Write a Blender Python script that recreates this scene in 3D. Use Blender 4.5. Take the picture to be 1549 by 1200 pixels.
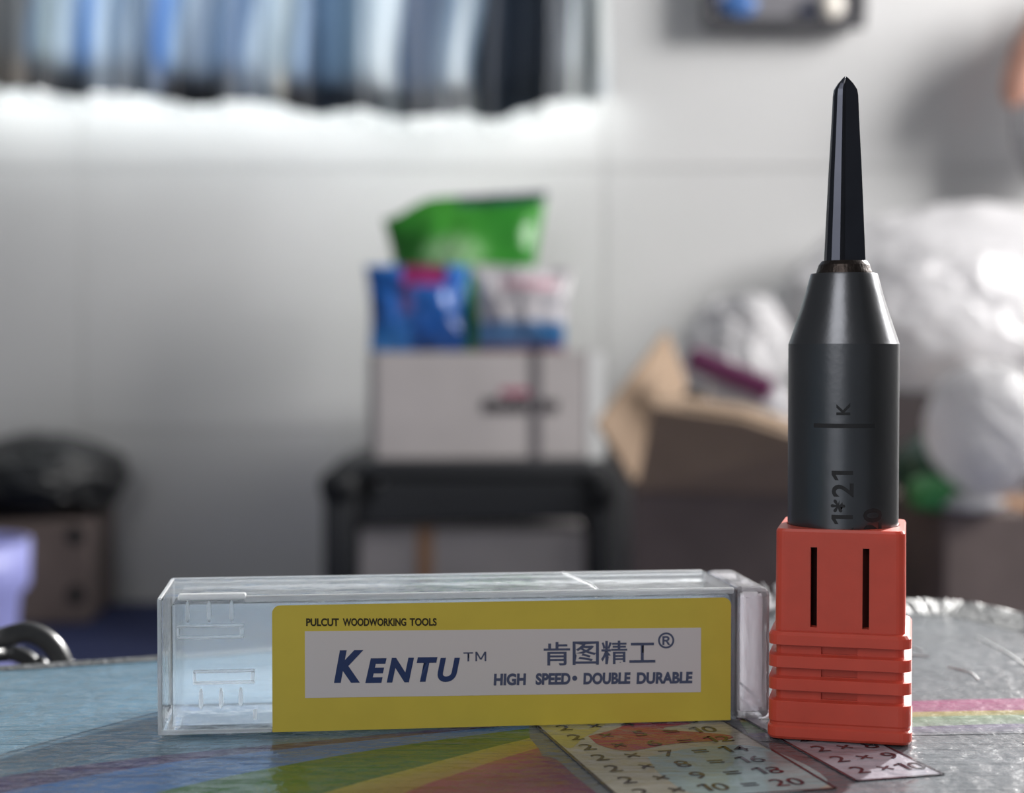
import bpy, bmesh, math, random
from mathutils import Vector, Matrix, noise

for o in list(bpy.data.objects):
    bpy.data.objects.remove(o)
SC = bpy.context.scene
C = SC.collection
PI = math.pi

# ------------------------------------------------------------------ camera
FPX = 2430.0                       # focal length in pixels of a 1549 px wide frame
EYE = 0.32                         # camera height above the floor
cam = bpy.data.cameras.new('camera')
cam.sensor_width = 36.0
cam.lens = 36.0 * FPX / 1549.0
cam.clip_start = 0.01
cam.clip_end = 50
cam.dof.use_dof = True
cam.dof.focus_distance = 0.181
cam.dof.aperture_fstop = 21.5
cam.dof.aperture_blades = 0
co = bpy.data.objects.new('camera', cam)
co.location = (0, 0, EYE)
co.rotation_euler = (PI / 2 - math.atan(65 / FPX), 0, 0)
C.objects.link(co)
SC.camera = co

# ------------------------------------------------------------------ light
SC.view_settings.view_transform = 'Standard'
SC.view_settings.look = 'None'
SC.view_settings.gamma = 1.0
SC.view_settings.use_curve_mapping = False
SC.view_settings.exposure = 0.0

w = bpy.data.worlds.new('sky')
SC.world = w
w.use_nodes = True
w.node_tree.nodes['Background'].inputs[0].default_value = (0.90, 0.94, 1.0, 1)
w.node_tree.nodes['Background'].inputs[1].default_value = 0.16

def lamp(name, kind, loc, aim, energy, color=(1, 1, 1), size=None):
    l = bpy.data.lights.new(name, kind)
    l.energy = energy
    l.color = color
    if kind == 'AREA':
        l.shape = 'RECTANGLE'
        l.size, l.size_y = size
    o = bpy.data.objects.new(name, l)
    o.location = loc
    o.rotation_euler = (Vector(aim) - Vector(loc)).to_track_quat('-Z', 'Y').to_euler()
    C.objects.link(o)
    return o

# sun through the high window right of the frame
az, el = math.radians(31), math.radians(22)
sd = Vector((math.sin(az) * math.cos(el), math.cos(az) * math.cos(el), math.sin(el)))
sun = lamp('sun', 'SUN', Vector((0.03, 0.18, 0.28)) + sd * 6, (0.03, 0.18, 0.28), 14.0, (1.0, 0.96, 0.91))
sun.data.angle = math.radians(1.5)
# daylight in the window behind the curtain and in the side window
lamp('daylight_curtain_window', 'AREA', (-0.28, 2.40, 0.98), (-0.28, 1.0, 0.75), 11, (0.86, 0.94, 1.0), (0.9, 0.75))
lamp('daylight_side_window', 'AREA', (1.70, 1.20, 1.22), (0.1, 1.85, 0.65), 54, (1.0, 0.98, 0.96), (0.8, 0.75))
# added strip lamp in the curtain gap, washing the wall below the hem
lamp('curtain_gap_wash', 'AREA', (-0.30, 2.005, 0.645), (-0.30, 2.05, 0.45), 0.42, (0.95, 1.0, 0.99), (0.86, 0.03))
lamp('camera_fill', 'AREA', (-0.45, -0.75, 0.85), (0.0, 0.2, 0.30), 5.8, (0.98, 0.98, 1.0), (0.6, 0.9))  # added soft fill behind the camera, brightening the front faces

# ------------------------------------------------------------------ helpers
def lin(*c):
    return tuple(((x / 255) / 12.92 if x / 255 <= 0.04045 else (((x / 255) + 0.055) / 1.055) ** 2.4) for x in c)

def link(n, a, b):
    n.links.new(a, b)

def mat(name, color, rough=0.5, metal=0.0, noise_scale=None, noise_amt=0.15, bump=0.0, bump_scale=200.0, coat=0.0, spec=0.5, attr=None, sss=0.0):
    m = bpy.data.materials.new(name)
    m.use_nodes = True
    n = m.node_tree
    b = n.nodes['Principled BSDF']
    b.inputs['Roughness'].default_value = rough
    b.inputs['Metallic'].default_value = metal
    b.inputs['Coat Weight'].default_value = coat
    b.inputs['Coat Roughness'].default_value = 0.06
    b.inputs['Specular IOR Level'].default_value = spec
    tc = n.nodes.new('ShaderNodeTexCoord')
    base = None
    if attr:
        a = n.nodes.new('ShaderNodeVertexColor'); a.layer_name = attr
        base = a.outputs['Color']
    if noise_scale:
        t = n.nodes.new('ShaderNodeTexNoise'); t.inputs['Scale'].default_value = noise_scale; t.inputs['Detail'].default_value = 4
        link(n, tc.outputs['Object'], t.inputs['Vector'])
        mx = n.nodes.new('ShaderNodeMix'); mx.data_type = 'RGBA'; mx.blend_type = 'MULTIPLY'
        mx.inputs['Factor'].default_value = 1.0
        mr = n.nodes.new('ShaderNodeMapRange')
        mr.inputs['From Min'].default_value = 0.3; mr.inputs['From Max'].default_value = 0.7
        mr.inputs['To Min'].default_value = 1 - noise_amt; mr.inputs['To Max'].default_value = 1.0
        link(n, t.outputs['Fac'], mr.inputs['Value'])
        link(n, mr.outputs['Result'], mx.inputs['B'])
        if base: link(n, base, mx.inputs['A'])
        else: mx.inputs['A'].default_value = (*color, 1)
        base = mx.outputs['Result']
    if base: link(n, base, b.inputs['Base Color'])
    else: b.inputs['Base Color'].default_value = (*color, 1)
    if bump:
        t = n.nodes.new('ShaderNodeTexNoise'); t.inputs['Scale'].default_value = bump_scale; t.inputs['Detail'].default_value = 5
        link(n, tc.outputs['Object'], t.inputs['Vector'])
        bp = n.nodes.new('ShaderNodeBump'); bp.inputs['Strength'].default_value = bump
        bp.inputs['Distance'].default_value = 0.3 / bump_scale
        link(n, t.outputs['Fac'], bp.inputs['Height'])
        link(n, bp.outputs['Normal'], b.inputs['Normal'])
    if sss:
        b.inputs['Subsurface Weight'].default_value = sss
        b.inputs['Subsurface Radius'].default_value = (1.0, 0.35, 0.2)
        b.inputs['Subsurface Scale'].default_value = 0.002
    return m

def film(name, color, clear=0.5, rough=0.12, milky=0.5, bump=0.0, bump_scale=60.0, attr=None):
    """thin clear or milky plastic: part passes straight through, part scatters, part mirrors"""
    m = bpy.data.materials.new(name)
    m.use_nodes = True
    n = m.node_tree
    n.nodes.remove(n.nodes['Principled BSDF'])
    out = n.nodes['Material Output']
    tr = n.nodes.new('ShaderNodeBsdfTransparent')
    tr.inputs[0].default_value = (0.97, 0.98, 0.99, 1)
    df = n.nodes.new('ShaderNodeBsdfDiffuse'); df.inputs[0].default_value = (*color, 1)
    tl = n.nodes.new('ShaderNodeBsdfTranslucent'); tl.inputs[0].default_value = (*color, 1)
    if attr:
        a = n.nodes.new('ShaderNodeVertexColor'); a.layer_name = attr
        link(n, a.outputs['Color'], df.inputs[0]); link(n, a.outputs['Color'], tl.inputs[0])
    m1 = n.nodes.new('ShaderNodeMixShader'); m1.inputs[0].default_value = milky
    link(n, df.outputs[0], m1.inputs[1]); link(n, tl.outputs[0], m1.inputs[2])
    m2 = n.nodes.new('ShaderNodeMixShader'); m2.inputs[0].default_value = clear
    link(n, m1.outputs[0], m2.inputs[1]); link(n, tr.outputs[0], m2.inputs[2])
    gl = n.nodes.new('ShaderNodeBsdfGlossy'); gl.inputs['Roughness'].default_value = rough
    fr = n.nodes.new('ShaderNodeFresnel'); fr.inputs[0].default_value = 1.45
    m3 = n.nodes.new('ShaderNodeMixShader')
    link(n, fr.outputs[0], m3.inputs[0]); link(n, m2.outputs[0], m3.inputs[1]); link(n, gl.outputs[0], m3.inputs[2])
    if bump:
        tc = n.nodes.new('ShaderNodeTexCoord')
        t = n.nodes.new('ShaderNodeTexNoise'); t.inputs['Scale'].default_value = bump_scale; t.inputs['Detail'].default_value = 3
        link(n, tc.outputs['Object'], t.inputs['Vector'])
        bp = n.nodes.new('ShaderNodeBump'); bp.inputs['Strength'].default_value = bump; bp.inputs['Distance'].default_value = 0.4 / bump_scale
        link(n, t.outputs['Fac'], bp.inputs['Height'])
        for s in (df, tl, gl): link(n, bp.outputs['Normal'], s.inputs['Normal'])
    link(n, m3.outputs[0], out.inputs[0])
    return m

def tag(o, label=None, cat=None, group=None, kind=None):
    if label: o['label'] = label
    if cat: o['category'] = cat
    if group: o['group'] = group
    if kind: o['kind'] = kind
    return o

def thing(name, loc, rz, label, cat, group=None):
    o = bpy.data.objects.new(name, None)
    o.empty_display_size = 0.01
    o.location = loc
    o.rotation_euler = (0, 0, rz)
    C.objects.link(o)
    return tag(o, label, cat, group)

def obj(name, bm, m, parent=None, smooth=False, loc=None):
    me = bpy.data.meshes.new(name)
    bmesh.ops.recalc_face_normals(bm, faces=bm.faces[:])
    bm.to_mesh(me)
    bm.free()
    return mobj(name, me, m, parent, smooth, loc)

def mobj(name, me, m, parent=None, smooth=False, loc=None):
    if m: me.materials.append(m)
    if smooth:
        for p in me.polygons: p.use_smooth = True
    o = bpy.data.objects.new(name, me)
    C.objects.link(o)
    if parent: o.parent = parent
    if loc: o.location = loc
    return o

def box(x0, x1, y0, y1, z0, z1, bevel=0.0, seg=2, bm=None):
    own = bmesh.new()
    bmesh.ops.create_cube(own, size=1, matrix=Matrix.Translation(((x0 + x1) / 2, (y0 + y1) / 2, (z0 + z1) / 2)) @ Matrix.Diagonal((x1 - x0, y1 - y0, z1 - z0, 1)))
    if bevel:
        bmesh.ops.bevel(own, geom=own.edges[:], offset=bevel, segments=seg, affect='EDGES', profile=0.5)
    if bm is None: return own
    tmp = bpy.data.meshes.new('t'); own.to_mesh(tmp); own.free(); bm.from_mesh(tmp); bpy.data.meshes.remove(tmp)
    return bm

def prism(pts, d0, d1, axis='y', bm=None):
    """outline in a plane, extruded along axis from d0 to d1"""
    bm = bm or bmesh.new()
    def mk(p, d):
        return (p[0], d, p[1]) if axis == 'y' else ((p[0], p[1], d) if axis == 'z' else (d, p[0], p[1]))
    a = [bm.verts.new(mk(p, d0)) for p in pts]
    b = [bm.verts.new(mk(p, d1)) for p in pts]
    bm.faces.new(a); bm.faces.new(b[::-1])
    for i in range(len(pts)):
        j = (i + 1) % len(pts)
        bm.faces.new((a[j], a[i], b[i], b[j]))
    return bm

def lathe(prof, n=64, bm=None):
    bm = bm or bmesh.new()
    rings = []
    for r, z in prof:
        if r < 1e-7: rings.append([bm.verts.new((0, 0, z))])
        else: rings.append([bm.verts.new((r * math.cos(2 * PI * k / n), r * math.sin(2 * PI * k / n), z)) for k in range(n)])
    for A, B in zip(rings, rings[1:]):
        for k in range(n):
            j = (k + 1) % n
            if len(A) == 1 and len(B) == 1: continue
            if len(A) == 1: bm.faces.new((A[0], B[k], B[j]))
            elif len(B) == 1: bm.faces.new((A[k], A[j], B[0]))
            else: bm.faces.new((A[k], A[j], B[j], B[k]))
    return bm

def loft(sections, bm=None, caps=True):
    bm = bm or bmesh.new()
    R = [[bm.verts.new(p) for p in s] for s in sections]
    n = len(R[0])
    for A, B in zip(R, R[1:]):
        for k in range(n):
            j = (k + 1) % n
            bm.faces.new((A[k], A[j], B[j], B[k]))
    if caps:
        bm.faces.new(R[0][::-1]); bm.faces.new(R[-1])
    return bm

def spline(pts, n=8):
    P = [Vector(p) for p in pts]
    P = [P[0] * 2 - P[1]] + P + [P[-1] * 2 - P[-2]]
    out = []
    for i in range(1, len(P) - 2):
        for k in range(n):
            t = k / n
            a, b, c, d = P[i - 1:i + 3]
            out.append(0.5 * ((2 * b) + (c - a) * t + (2 * a - 5 * b + 4 * c - d) * t * t + (3 * b - a - 3 * c + d) * t ** 3))
    out.append(P[-2])
    return out

def tube(pts, r, n=14, bm=None):
    bm = bm or bmesh.new()
    secs = []
    up = Vector((0.13, 0.2, 0.97))
    for i, p in enumerate(pts):
        t = (pts[min(i + 1, len(pts) - 1)] - pts[max(i - 1, 0)]).normalized()
        a = t.cross(up)
        if a.length < 1e-3: a = t.cross(Vector((1, 0, 0)))
        a.normalize(); b = a.cross(t).normalized()
        up = b
        rr = r(i / (len(pts) - 1)) if callable(r) else r
        secs.append([p + (a * math.cos(2 * PI * k / n) + b * math.sin(2 * PI * k / n)) * rr for k in range(n)])
    return loft(secs, bm)

def rsq(h, r, z, n=5, hy=None):
    """rounded square ring"""
    hy = hy or h
    out = []
    for cx, cy, a0 in ((h - r, hy - r, 0), (-h + r, hy - r, 90), (-h + r, -hy + r, 180), (h - r, -hy + r, 270)):
        for k in range(n + 1):
            a = math.radians(a0 + 90 * k / n)
            out.append((cx + r * math.cos(a), cy + r * math.sin(a), z))
    return out

STROKES = {'1': ((0.20, 0.0, 0.34, 0.72), (0.34, 0.72, 0.20, 0.72, 0.02, 0.60, 0.02, 0.48, 0.20, 0.58)),
           'M': ((0.05, 0.0, 0.15, 0.72), (0.60, 0.0, 0.70, 0.72), (0.05, 0.72, 0.325, 0.12, 0.425, 0.12, 0.16, 0.72), (0.70, 0.72, 0.425, 0.12, 0.325, 0.12, 0.59, 0.72))}
def text_mesh(s, size, align='LEFT', shear=0.0, offset=0.0, extrude=0.0, spacing=1.0, width=None, res=6):
    """flat lettering; the figure 1 and the M are drawn here, the rest comes from the built-in font"""
    if any(c in STROKES for c in s):
        bm = bmesh.new(); pen = 0.0
        for c in s:
            if c in STROKES:
                for q in STROKES[c]:
                    q = (q[0], q[1], q[2], q[1], q[2], q[3], q[0], q[3]) if len(q) == 4 else q
                    bm.faces.new([bm.verts.new((pen + x * size, y * size, 0)) for x, y in zip(q[::2], q[1::2])])
                pen += (0.42 if c == '1' else 0.78) * size
            else:
                m = text_mesh(c, size, 'LEFT', shear, offset, 0, 1, None, res)
                x0 = min(v.co.x for v in m.vertices); x1 = max(v.co.x for v in m.vertices)
                for v in m.vertices: v.co.x += pen - x0
                bm.from_mesh(m); bpy.data.meshes.remove(m)
                pen += x1 - x0 + 0.08 * size
        if align == 'CENTER':
            for v in bm.verts: v.co.x -= pen / 2
        me = bpy.data.meshes.new('txt'); bm.to_mesh(me); bm.free()
        return me
    cu = bpy.data.curves.new('txt', 'FONT')
    cu.body = s; cu.size = size; cu.align_x = align; cu.shear = shear
    cu.offset = offset; cu.extrude = extrude; cu.space_character = spacing; cu.resolution_u = res
    cu.fill_mode = 'BOTH' if extrude else 'FRONT'
    o = bpy.data.objects.new('txt', cu)
    C.objects.link(o)
    dg = bpy.context.evaluated_depsgraph_get(); dg.update()
    me = bpy.data.meshes.new_from_object(o.evaluated_get(dg))
    bpy.data.objects.remove(o); bpy.data.curves.remove(cu)
    me.materials.clear()
    if width and len(me.vertices):
        xs = [v.co.x for v in me.vertices]
        x0, wd = min(xs), max(xs) - min(xs)
        for v in me.vertices: v.co.x = (v.co.x - x0) * width / wd
    return me

def setcol(me, fn, name='Col'):
    """colour per vertex from fn(vertex index, co)"""
    a = me.color_attributes.new(name, 'FLOAT_COLOR', 'POINT')
    for v in me.vertices:
        a.data[v.index].color = (*fn(v.index, v.co), 1)

def sub_rects(rects, hole):
    out = []
    hx0, hx1, hz0, hz1 = hole
    for x0, x1, z0, z1 in rects:
        if x1 <= hx0 or x0 >= hx1 or z1 <= hz0 or z0 >= hz1:
            out.append((x0, x1, z0, z1)); continue
        if z0 < hz0: out.append((x0, x1, z0, hz0))
        if z1 > hz1: out.append((x0, x1, hz1, z1))
        a, b = max(z0, hz0), min(z1, hz1)
        if x0 < hx0: out.append((x0, hx0, a, b))
        if x1 > hx1: out.append((hx1, x1, a, b))
    return out

# ------------------------------------------------------------------ the room
M = {}
M['tile'] = mat('glazed white tile', lin(216, 216, 216), 0.22, noise_scale=2.5, noise_amt=0.06, coat=0.15)
M['grout'] = mat('pale grout', lin(196, 196, 194), 0.9)
M['plaster'] = mat('white plaster', lin(205, 205, 202), 0.8, noise_scale=4, noise_amt=0.05)
M['floor'] = mat('grey cement floor', lin(92, 90, 90), 0.6, noise_scale=6, noise_amt=0.2)
M['mat'] = mat('navy woven mat', lin(30, 42, 88), 0.85, noise_scale=25, noise_amt=0.25, bump=0.4, bump_scale=400)
M['frame'] = mat('white window frame', lin(225, 226, 226), 0.4)

WALL_Y = 2.05
W1 = (-0.82, 0.06, 0.665, 1.38)        # the window behind the curtain: x0, x1, z0, z1
W2 = (0.78, 1.55, 0.80, 1.60)          # the high window right of the frame
fl = obj('floor', box(-1.9, 1.8, -1.6, WALL_Y + 0.1, -0.05, 0.0), M['floor'])
tag(fl, 'grey cement floor under the mat', kind='structure')
bm = bmesh.new()
rects = [(-1.9, 1.8, 0.0, 2.6)]
for h in (W1, W2): rects = sub_rects(rects, h)
for x0, x1, z0, z1 in rects: box(x0, x1, WALL_Y, WALL_Y + 0.1, z0, z1, bm=bm)
wb = obj('wall_back', bm, M['grout'])
tag(wb, 'white tiled wall behind everything', kind='structure')
tw, th, g = 0.666, 0.333, 0.0009
cache = {}
for i in range(-3, 3):
    for j in range(-1, 8):
        full = (max(0.118 + i * tw - 0.0, -1.9) + g, min(0.118 + (i + 1) * tw, 1.8) - g, max(0.223 + j * th, 0.0) + g, min(0.223 + (j + 1) * th, 2.6) - g)
        rs = [full]
        for h in (W1, W2): rs = sub_rects(rs, h)
        for x0, x1, z0, z1 in rs:
            if x1 - x0 < 0.01 or z1 - z0 < 0.01: continue
            key = (round(x1 - x0, 4), round(z1 - z0, 4))
            if key not in cache:
                b = box(-key[0] / 2, key[0] / 2, -0.0022, 0.0, -key[1] / 2, key[1] / 2, 0.0006, 1)
                me = bpy.data.meshes.new('tile'); b.to_mesh(me); b.free(); me.materials.append(M['tile'])
                cache[key] = me
            t = bpy.data.objects.new('tile', cache[key]); C.objects.link(t); t.parent = wb
            t.location = ((x0 + x1) / 2, WALL_Y - 0.0003, (z0 + z1) / 2)
            t.rotation_euler.x = random.Random(i * 31 + j).uniform(-0.0012, 0.0012)
bm = bmesh.new()
rects = sub_rects([(-1.6, WALL_Y, 0.0, 2.6)], (0.80, 1.60, 0.85, 1.60))
for y0, y1, z0, z1 in rects: box(1.75, 1.83, y0, y1, z0, z1, bm=bm)
tag(obj('wall_right', bm, M['plaster']), 'plain white side wall right of the frame', kind='structure')

def window(name, x0, x1, z0, z1, label, bars):
    r = bpy.data.objects.new(name, None); C.objects.link(r); r.location = ((x0 + x1) / 2, WALL_Y + 0.05, z0)
    tag(r, label, kind='structure')
    hw, h = (x1 - x0) / 2, z1 - z0
    bm = bmesh.new(); t = 0.03
    box(-hw, hw, -0.02, 0.02, 0, t, bm=bm); box(-hw, hw, -0.02, 0.02, h - t, h, bm=bm)
    box(-hw, -hw + t, -0.02, 0.02, t, h - t, bm=bm); box(hw - t, hw, -0.02, 0.02, t, h - t, bm=bm)
    obj('window_frame', bm, M['frame'], r)
    for k in range(1, bars):
        x = -hw + 2 * hw * k / bars
        obj('mullion', box(x - 0.012, x + 0.012, -0.015, 0.015, t, h - t), M['frame'], r)
    for k in range(bars):
        xa = -hw + 2 * hw * k / bars + 0.012; xb = -hw + 2 * hw * (k + 1) / bars - 0.012
        obj('pane', box(xa, xb, -0.002, 0.002, t, h - t), M['glass'], r)
    return r
M['glass'] = film('window glass', (0.9, 0.95, 0.95), clear=0.97, rough=0.03, milky=0.5)
window('window_1', *W1, 'white framed window behind the gathered curtain', 2)
window('window_2', *W2, 'high window right of the curtain that lets the sun in', 1)
sill = obj('trim_1', box(W1[0] + 0.002, W1[1] - 0.002, WALL_Y - 0.012, WALL_Y + 0.03, W1[2] + 0.001, W1[2] + 0.012, 0.003), M['frame'])
tag(sill, 'white window sill under the curtain hem', kind='structure')

mt = obj('floor_mat', box(-1.3, 0.85, 0.35, WALL_Y - 0.03, 0.0005, 0.006, 0.002), M['mat'])
tag(mt, 'navy blue woven mat lying on the floor behind the table', 'mat')

# ------------------------------------------------------------------ the table
TT = 0.2766
def table_mat(name, color=None, attr=None, scr=1.0):
    m = mat(name, color or (0.5, 0.5, 0.5), 0.21, attr=attr, noise_scale=60, noise_amt=0.3, spec=0.5)
    n = m.node_tree; b = n.nodes['Principled BSDF']
    tc = n.nodes.new('ShaderNodeTexCoord')
    # long fine scratches in crossing directions and small dents in the laminate
    hs = None
    for k, (rot, sc) in enumerate(((0.35, 1.0), (-0.9, 1.3), (1.35, 0.8))):
        mp = n.nodes.new('ShaderNodeMapping'); mp.inputs['Rotation'].default_value = (0, 0, rot)
        mp.inputs['Scale'].default_value = (60 * sc, 1500 * sc, 1)
        link(n, tc.outputs['Object'], mp.inputs['Vector'])
        t = n.nodes.new('ShaderNodeTexNoise'); t.inputs['Scale'].default_value = 1.0; t.inputs['Detail'].default_value = 2
        link(n, mp.outputs['Vector'], t.inputs['Vector'])
        r = n.nodes.new('ShaderNodeMapRange'); r.inputs['From Min'].default_value = 0.62; r.inputs['From Max'].default_value = 0.78
        link(n, t.outputs['Fac'], r.inputs['Value'])
        if hs is None: hs = r.outputs['Result']
        else:
            a = n.nodes.new('ShaderNodeMath'); a.operation = 'ADD'
            link(n, hs, a.inputs[0]); link(n, r.outputs['Result'], a.inputs[1]); hs = a.outputs[0]
    t = n.nodes.new('ShaderNodeTexNoise'); t.inputs['Scale'].default_value = 420; t.inputs['Detail'].default_value = 4
    link(n, tc.outputs['Object'], t.inputs['Vector'])
    a = n.nodes.new('ShaderNodeMath'); a.operation = 'MULTIPLY_ADD'; a.inputs[1].default_value = 3.5
    link(n, t.outputs['Fac'], a.inputs[0]); link(n, hs, a.inputs[2])
    bp = n.nodes.new('ShaderNodeBump'); bp.inputs['Strength'].default_value = 0.75 * scr; bp.inputs['Distance'].default_value = 0.00014
    link(n, a.outputs[0], bp.inputs['Height']); link(n, bp.outputs['Normal'], b.inputs['Normal'])
    return m

M['laminate'] = table_mat('printed laminate', attr='Col')
M['rim'] = mat('crinkled silver edging', lin(96, 99, 101), 0.5, metal=0.1, bump=1.0, bump_scale=900)
M['tleg'] = mat('white table leg', lin(210, 210, 212), 0.4)
M['ink'] = table_mat('dark print', lin(40, 30, 44))

tab = thing('low_table', (0, 0.02, 0), 0, 'low table with a worn glossy top printed with rainbow bands and times tables', 'table')
OFF = Vector((0, -0.02, 0))
far = [(-0.42, 0.085), (-0.34, 0.135), (-0.20, 0.188), (-0.12, 0.207), (-0.0708, 0.2210), (-0.0626, 0.2240), (-0.0509, 0.2283), (-0.0359, 0.2350), (-0.010, 0.2470), (0.020, 0.2590), (0.046, 0.2695), (0.060, 0.2735), (0.0703, 0.2744), (0.0778, 0.2708), (0.0836, 0.2594), (0.093, 0.235), (0.105, 0.19)]
far = [tuple(p) for p in spline([(x, y, 0) for x, y in far], 14)]
rest = [(0.14, 0.05), (0.16, -0.12), (0.155, -0.19), (0.13, -0.215), (-0.43, -0.215), (-0.46, -0.19), (-0.47, -0.15), (-0.46, 0.02), (-0.445, 0.06)]
rest = [tuple(p) for p in spline([(x, y, 0) for x, y in rest], 5)]
outline = [(p[0], p[1]) for p in far + rest]
bm = prism(outline, TT - 0.016, TT - 0.0002, 'z')
me = bpy.data.meshes.new('table_top'); bmesh.ops.recalc_face_normals(bm, faces=bm.faces[:])
bmesh.ops.triangulate(bm, faces=[f for f in bm.faces if len(f.verts) > 4]); bm.to_mesh(me); bm.free()
setcol(me, lambda i, c: lin(88, 116, 132))
top = mobj('table_top', me, M['laminate'], tab, loc=OFF)

def flat(name, pts, z, m, parent, cols=None):
    me = bpy.data.meshes.new(name)
    me.from_pydata([(x, y, z) for x, y in pts], [], [list(range(len(pts)))])
    if cols: setcol(me, lambda i, c: cols[i])
    return mobj(name, me, m, parent)

def strips(name, bounds, cols, z, parent, ns=24):
    """colour bands between neighbouring boundary curves (mm); cols: one (colour at first edge, colour at second edge) a band"""
    curves = []
    for b in bounds:
        P = spline([(x / 1000, y / 1000, 0) for x, y in b], 12)
        curves.append([P[round(k * (len(P) - 1) / ns)] for k in range(ns + 1)])
    v, f, c = [], [], []
    for (A, B), (c0, c1) in zip(zip(curves, curves[1:]), cols):
        sub = 6
        base = len(v)
        for s in range(sub + 1):
            t = s / sub
            for k in range(ns + 1):
                p = A[k].lerp(B[k], t); v.append((p.x, p.y, z))
                c.append(tuple(x + (y - x) * t for x, y in zip(lin(*c0), lin(*c1))))
        for s in range(sub):
            for k in range(ns):
                i = base + s * (ns + 1) + k
                f.append((i, i + 1, i + ns + 2, i + ns + 1))
    me = bpy.data.meshes.new(name); me.from_pydata(v, [], f)
    setcol(me, lambda i, co: c[i])
    return mobj(name, me, M['laminate'], parent)

Z0 = TT - 0.0002
# pale grey half of the print on the right, then the rainbow fan on the left
flat('printed_field', [(-0.004, 0.190), (0.0, 0.247), (0.044, 0.266), (0.068, 0.2715), (0.076, 0.266), (0.0815, 0.2575), (0.1, 0.19), (0.13, 0.05), (0.14, -0.1), (0.02, -0.1), (0.0125, 0.14)][::-1], Z0 + 0.00004, M['laminate'], top, [lin(98, 104, 110)] * 11)
bnd = [[(-95, 118), (-70, 147), (-52.6, 164), (-38.7, 172.4), (-26.1, 177.7), (2, 189.5)],
       [(-91, 112), (-67, 141), (-50.7, 158), (-37.9, 168.8), (-25.7, 175.3), (2, 188.0)],
       [(-76, 105), (-53, 138), (-34.7, 158.7), (-24.0, 168.7), (-12, 177.5), (2, 185.6)],
       [(-45, 105), (-31, 140), (-18, 158.7), (-11, 166.8), (-4, 174.6), (2, 180.8)],
       [(-30, 105), (-19, 141), (-10.2, 158.7), (-6, 164.8), (-1.5, 171), (2.9, 176.2)],
       [(-2, 105), (3.5, 135), (5.6, 150), (5.6, 158), (4.6, 166), (3.3, 172.5)],
       [(22, 105), (13.6, 135), (9.4, 154), (6.6, 164), (4.8, 171), (3.4, 172.6)]]
strips('rainbow_print', bnd, [((62, 36, 84), (72, 42, 92)), ((66, 106, 164), (74, 114, 164)), ((66, 106, 46), (76, 112, 42)), ((166, 156, 64), (170, 136, 58)), ((160, 80, 66), (116, 42, 74)), ((116, 42, 74), (100, 36, 78))], Z0 + 0.00008, top)
strips('right_rainbow_print', [[(27, 196.5), (45, 199.5), (62, 201.5), (92, 203)], [(27, 190.0), (45, 193.5), (62, 195), (92, 197)], [(27, 188.5), (45, 191), (62, 192.5), (92, 194)], [(27, 183), (45, 186), (62, 188), (92, 189)], [(27, 179), (45, 182), (62, 183), (92, 184)]],
       [((150, 62, 110), (146, 76, 112)), ((160, 142, 74), (150, 148, 96)), ((112, 136, 104), (120, 136, 124)), ((108, 102, 128), (98, 104, 110))], Z0 + 0.00007, top)

def axes(a):
    a = math.radians(a)
    return Vector((math.cos(a), math.sin(a), 0)), Vector((math.sin(a), -math.cos(a), 0))

def panel(tl, ang, wd, ht, fill, rows, first, step, gx, colxs, lead):
    e1, e2 = axes(ang)
    o = Vector((tl[0], tl[1], 0)) / 1000
    def P(x, y): return o + e1 * (x / 1000) + e2 * (y / 1000)
    q = [P(0, 0), P(wd, 0), P(wd, ht), P(0, ht)]
    pn = flat('times_table_panel', [(p.x, p.y) for p in q][::-1], Z0 + 0.00012, M['laminate'], top, [lin(*fill)] * 4)
    lw = 0.35
    bm = bmesh.new()
    for a, b, c, d in ((0, 0, wd, lw), (0, ht - lw, wd, ht), (0, 0, lw, ht), (wd - lw, 0, wd, ht)):
        bm.faces.new([bm.verts.new((*P(x, y).xy, Z0 + 0.00016)) for x, y in ((a, b), (a, d), (c, d), (c, b))])
    obj('panel_border', bm, M['ink'], pn)
    for r, num in enumerate(rows):
        for gi, (gxx, s) in enumerate(zip(colxs, (lead, '×', str(num), '=', str(int(lead) * num)))):
            if gxx is None: continue
            me = text_mesh(s, 0.0036, 'CENTER', offset=0.00002)
            p = P(gxx, first + r * step)
            for v in me.vertices:
                x, y = v.co.x, v.co.y
                v.co = (p + e1 * x - e2 * y) + Vector((0, 0, Z0 + 0.00018))
            mobj('printed_character', me, M['ink'], pn)
    return pn, P
pn, P1 = panel((2.0, 189.5), 14, 22.4, 36.5, (176, 172, 158), [4, 5, 6, 7, 8, 9, 10], 6.2, 4.7, 0, (2.9, 6.6, 10.6, 14.4, 18.4), '2')
# the red figure printed across the first panel
def blob(name, pts, fill, z, parent, fn):
    P = spline([(*fn(x, y).xy, 0) for x, y in pts + pts[:1]], 6)[:-1]
    return flat(name, [(p.x, p.y) for p in P], z, M['laminate'], parent, [lin(*fill)] * len(P))
blob('printed_patch', [(4.5, 9.5), (9, 6.5), (13, 2.2), (18.0, 1.8), (18.4, 6.0), (14, 8.2), (20, 12.6), (19, 14.8), (12.5, 15.2), (7, 17), (4.6, 14)], (160, 56, 82), Z0 + 0.00014, pn, P1)
blob('printed_patch', [(0.6, 1), (9, 1), (7, 6), (3.8, 10), (0.6, 14)], (180, 170, 100), Z0 + 0.00013, pn, P1)
blob('printed_patch', [(8, 20), (16, 17), (22, 20), (22, 35), (9, 36), (7, 28)], (150, 172, 174), Z0 + 0.00013, pn, P1)
panel((26.8, 192.6), 15, 10.2, 31.5, (166, 164, 174), [5, 6, 7, 8, 9, 10], 5.6, 4.65, 0, (2.4, 5.4, 8.4, None, None), '2')

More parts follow.
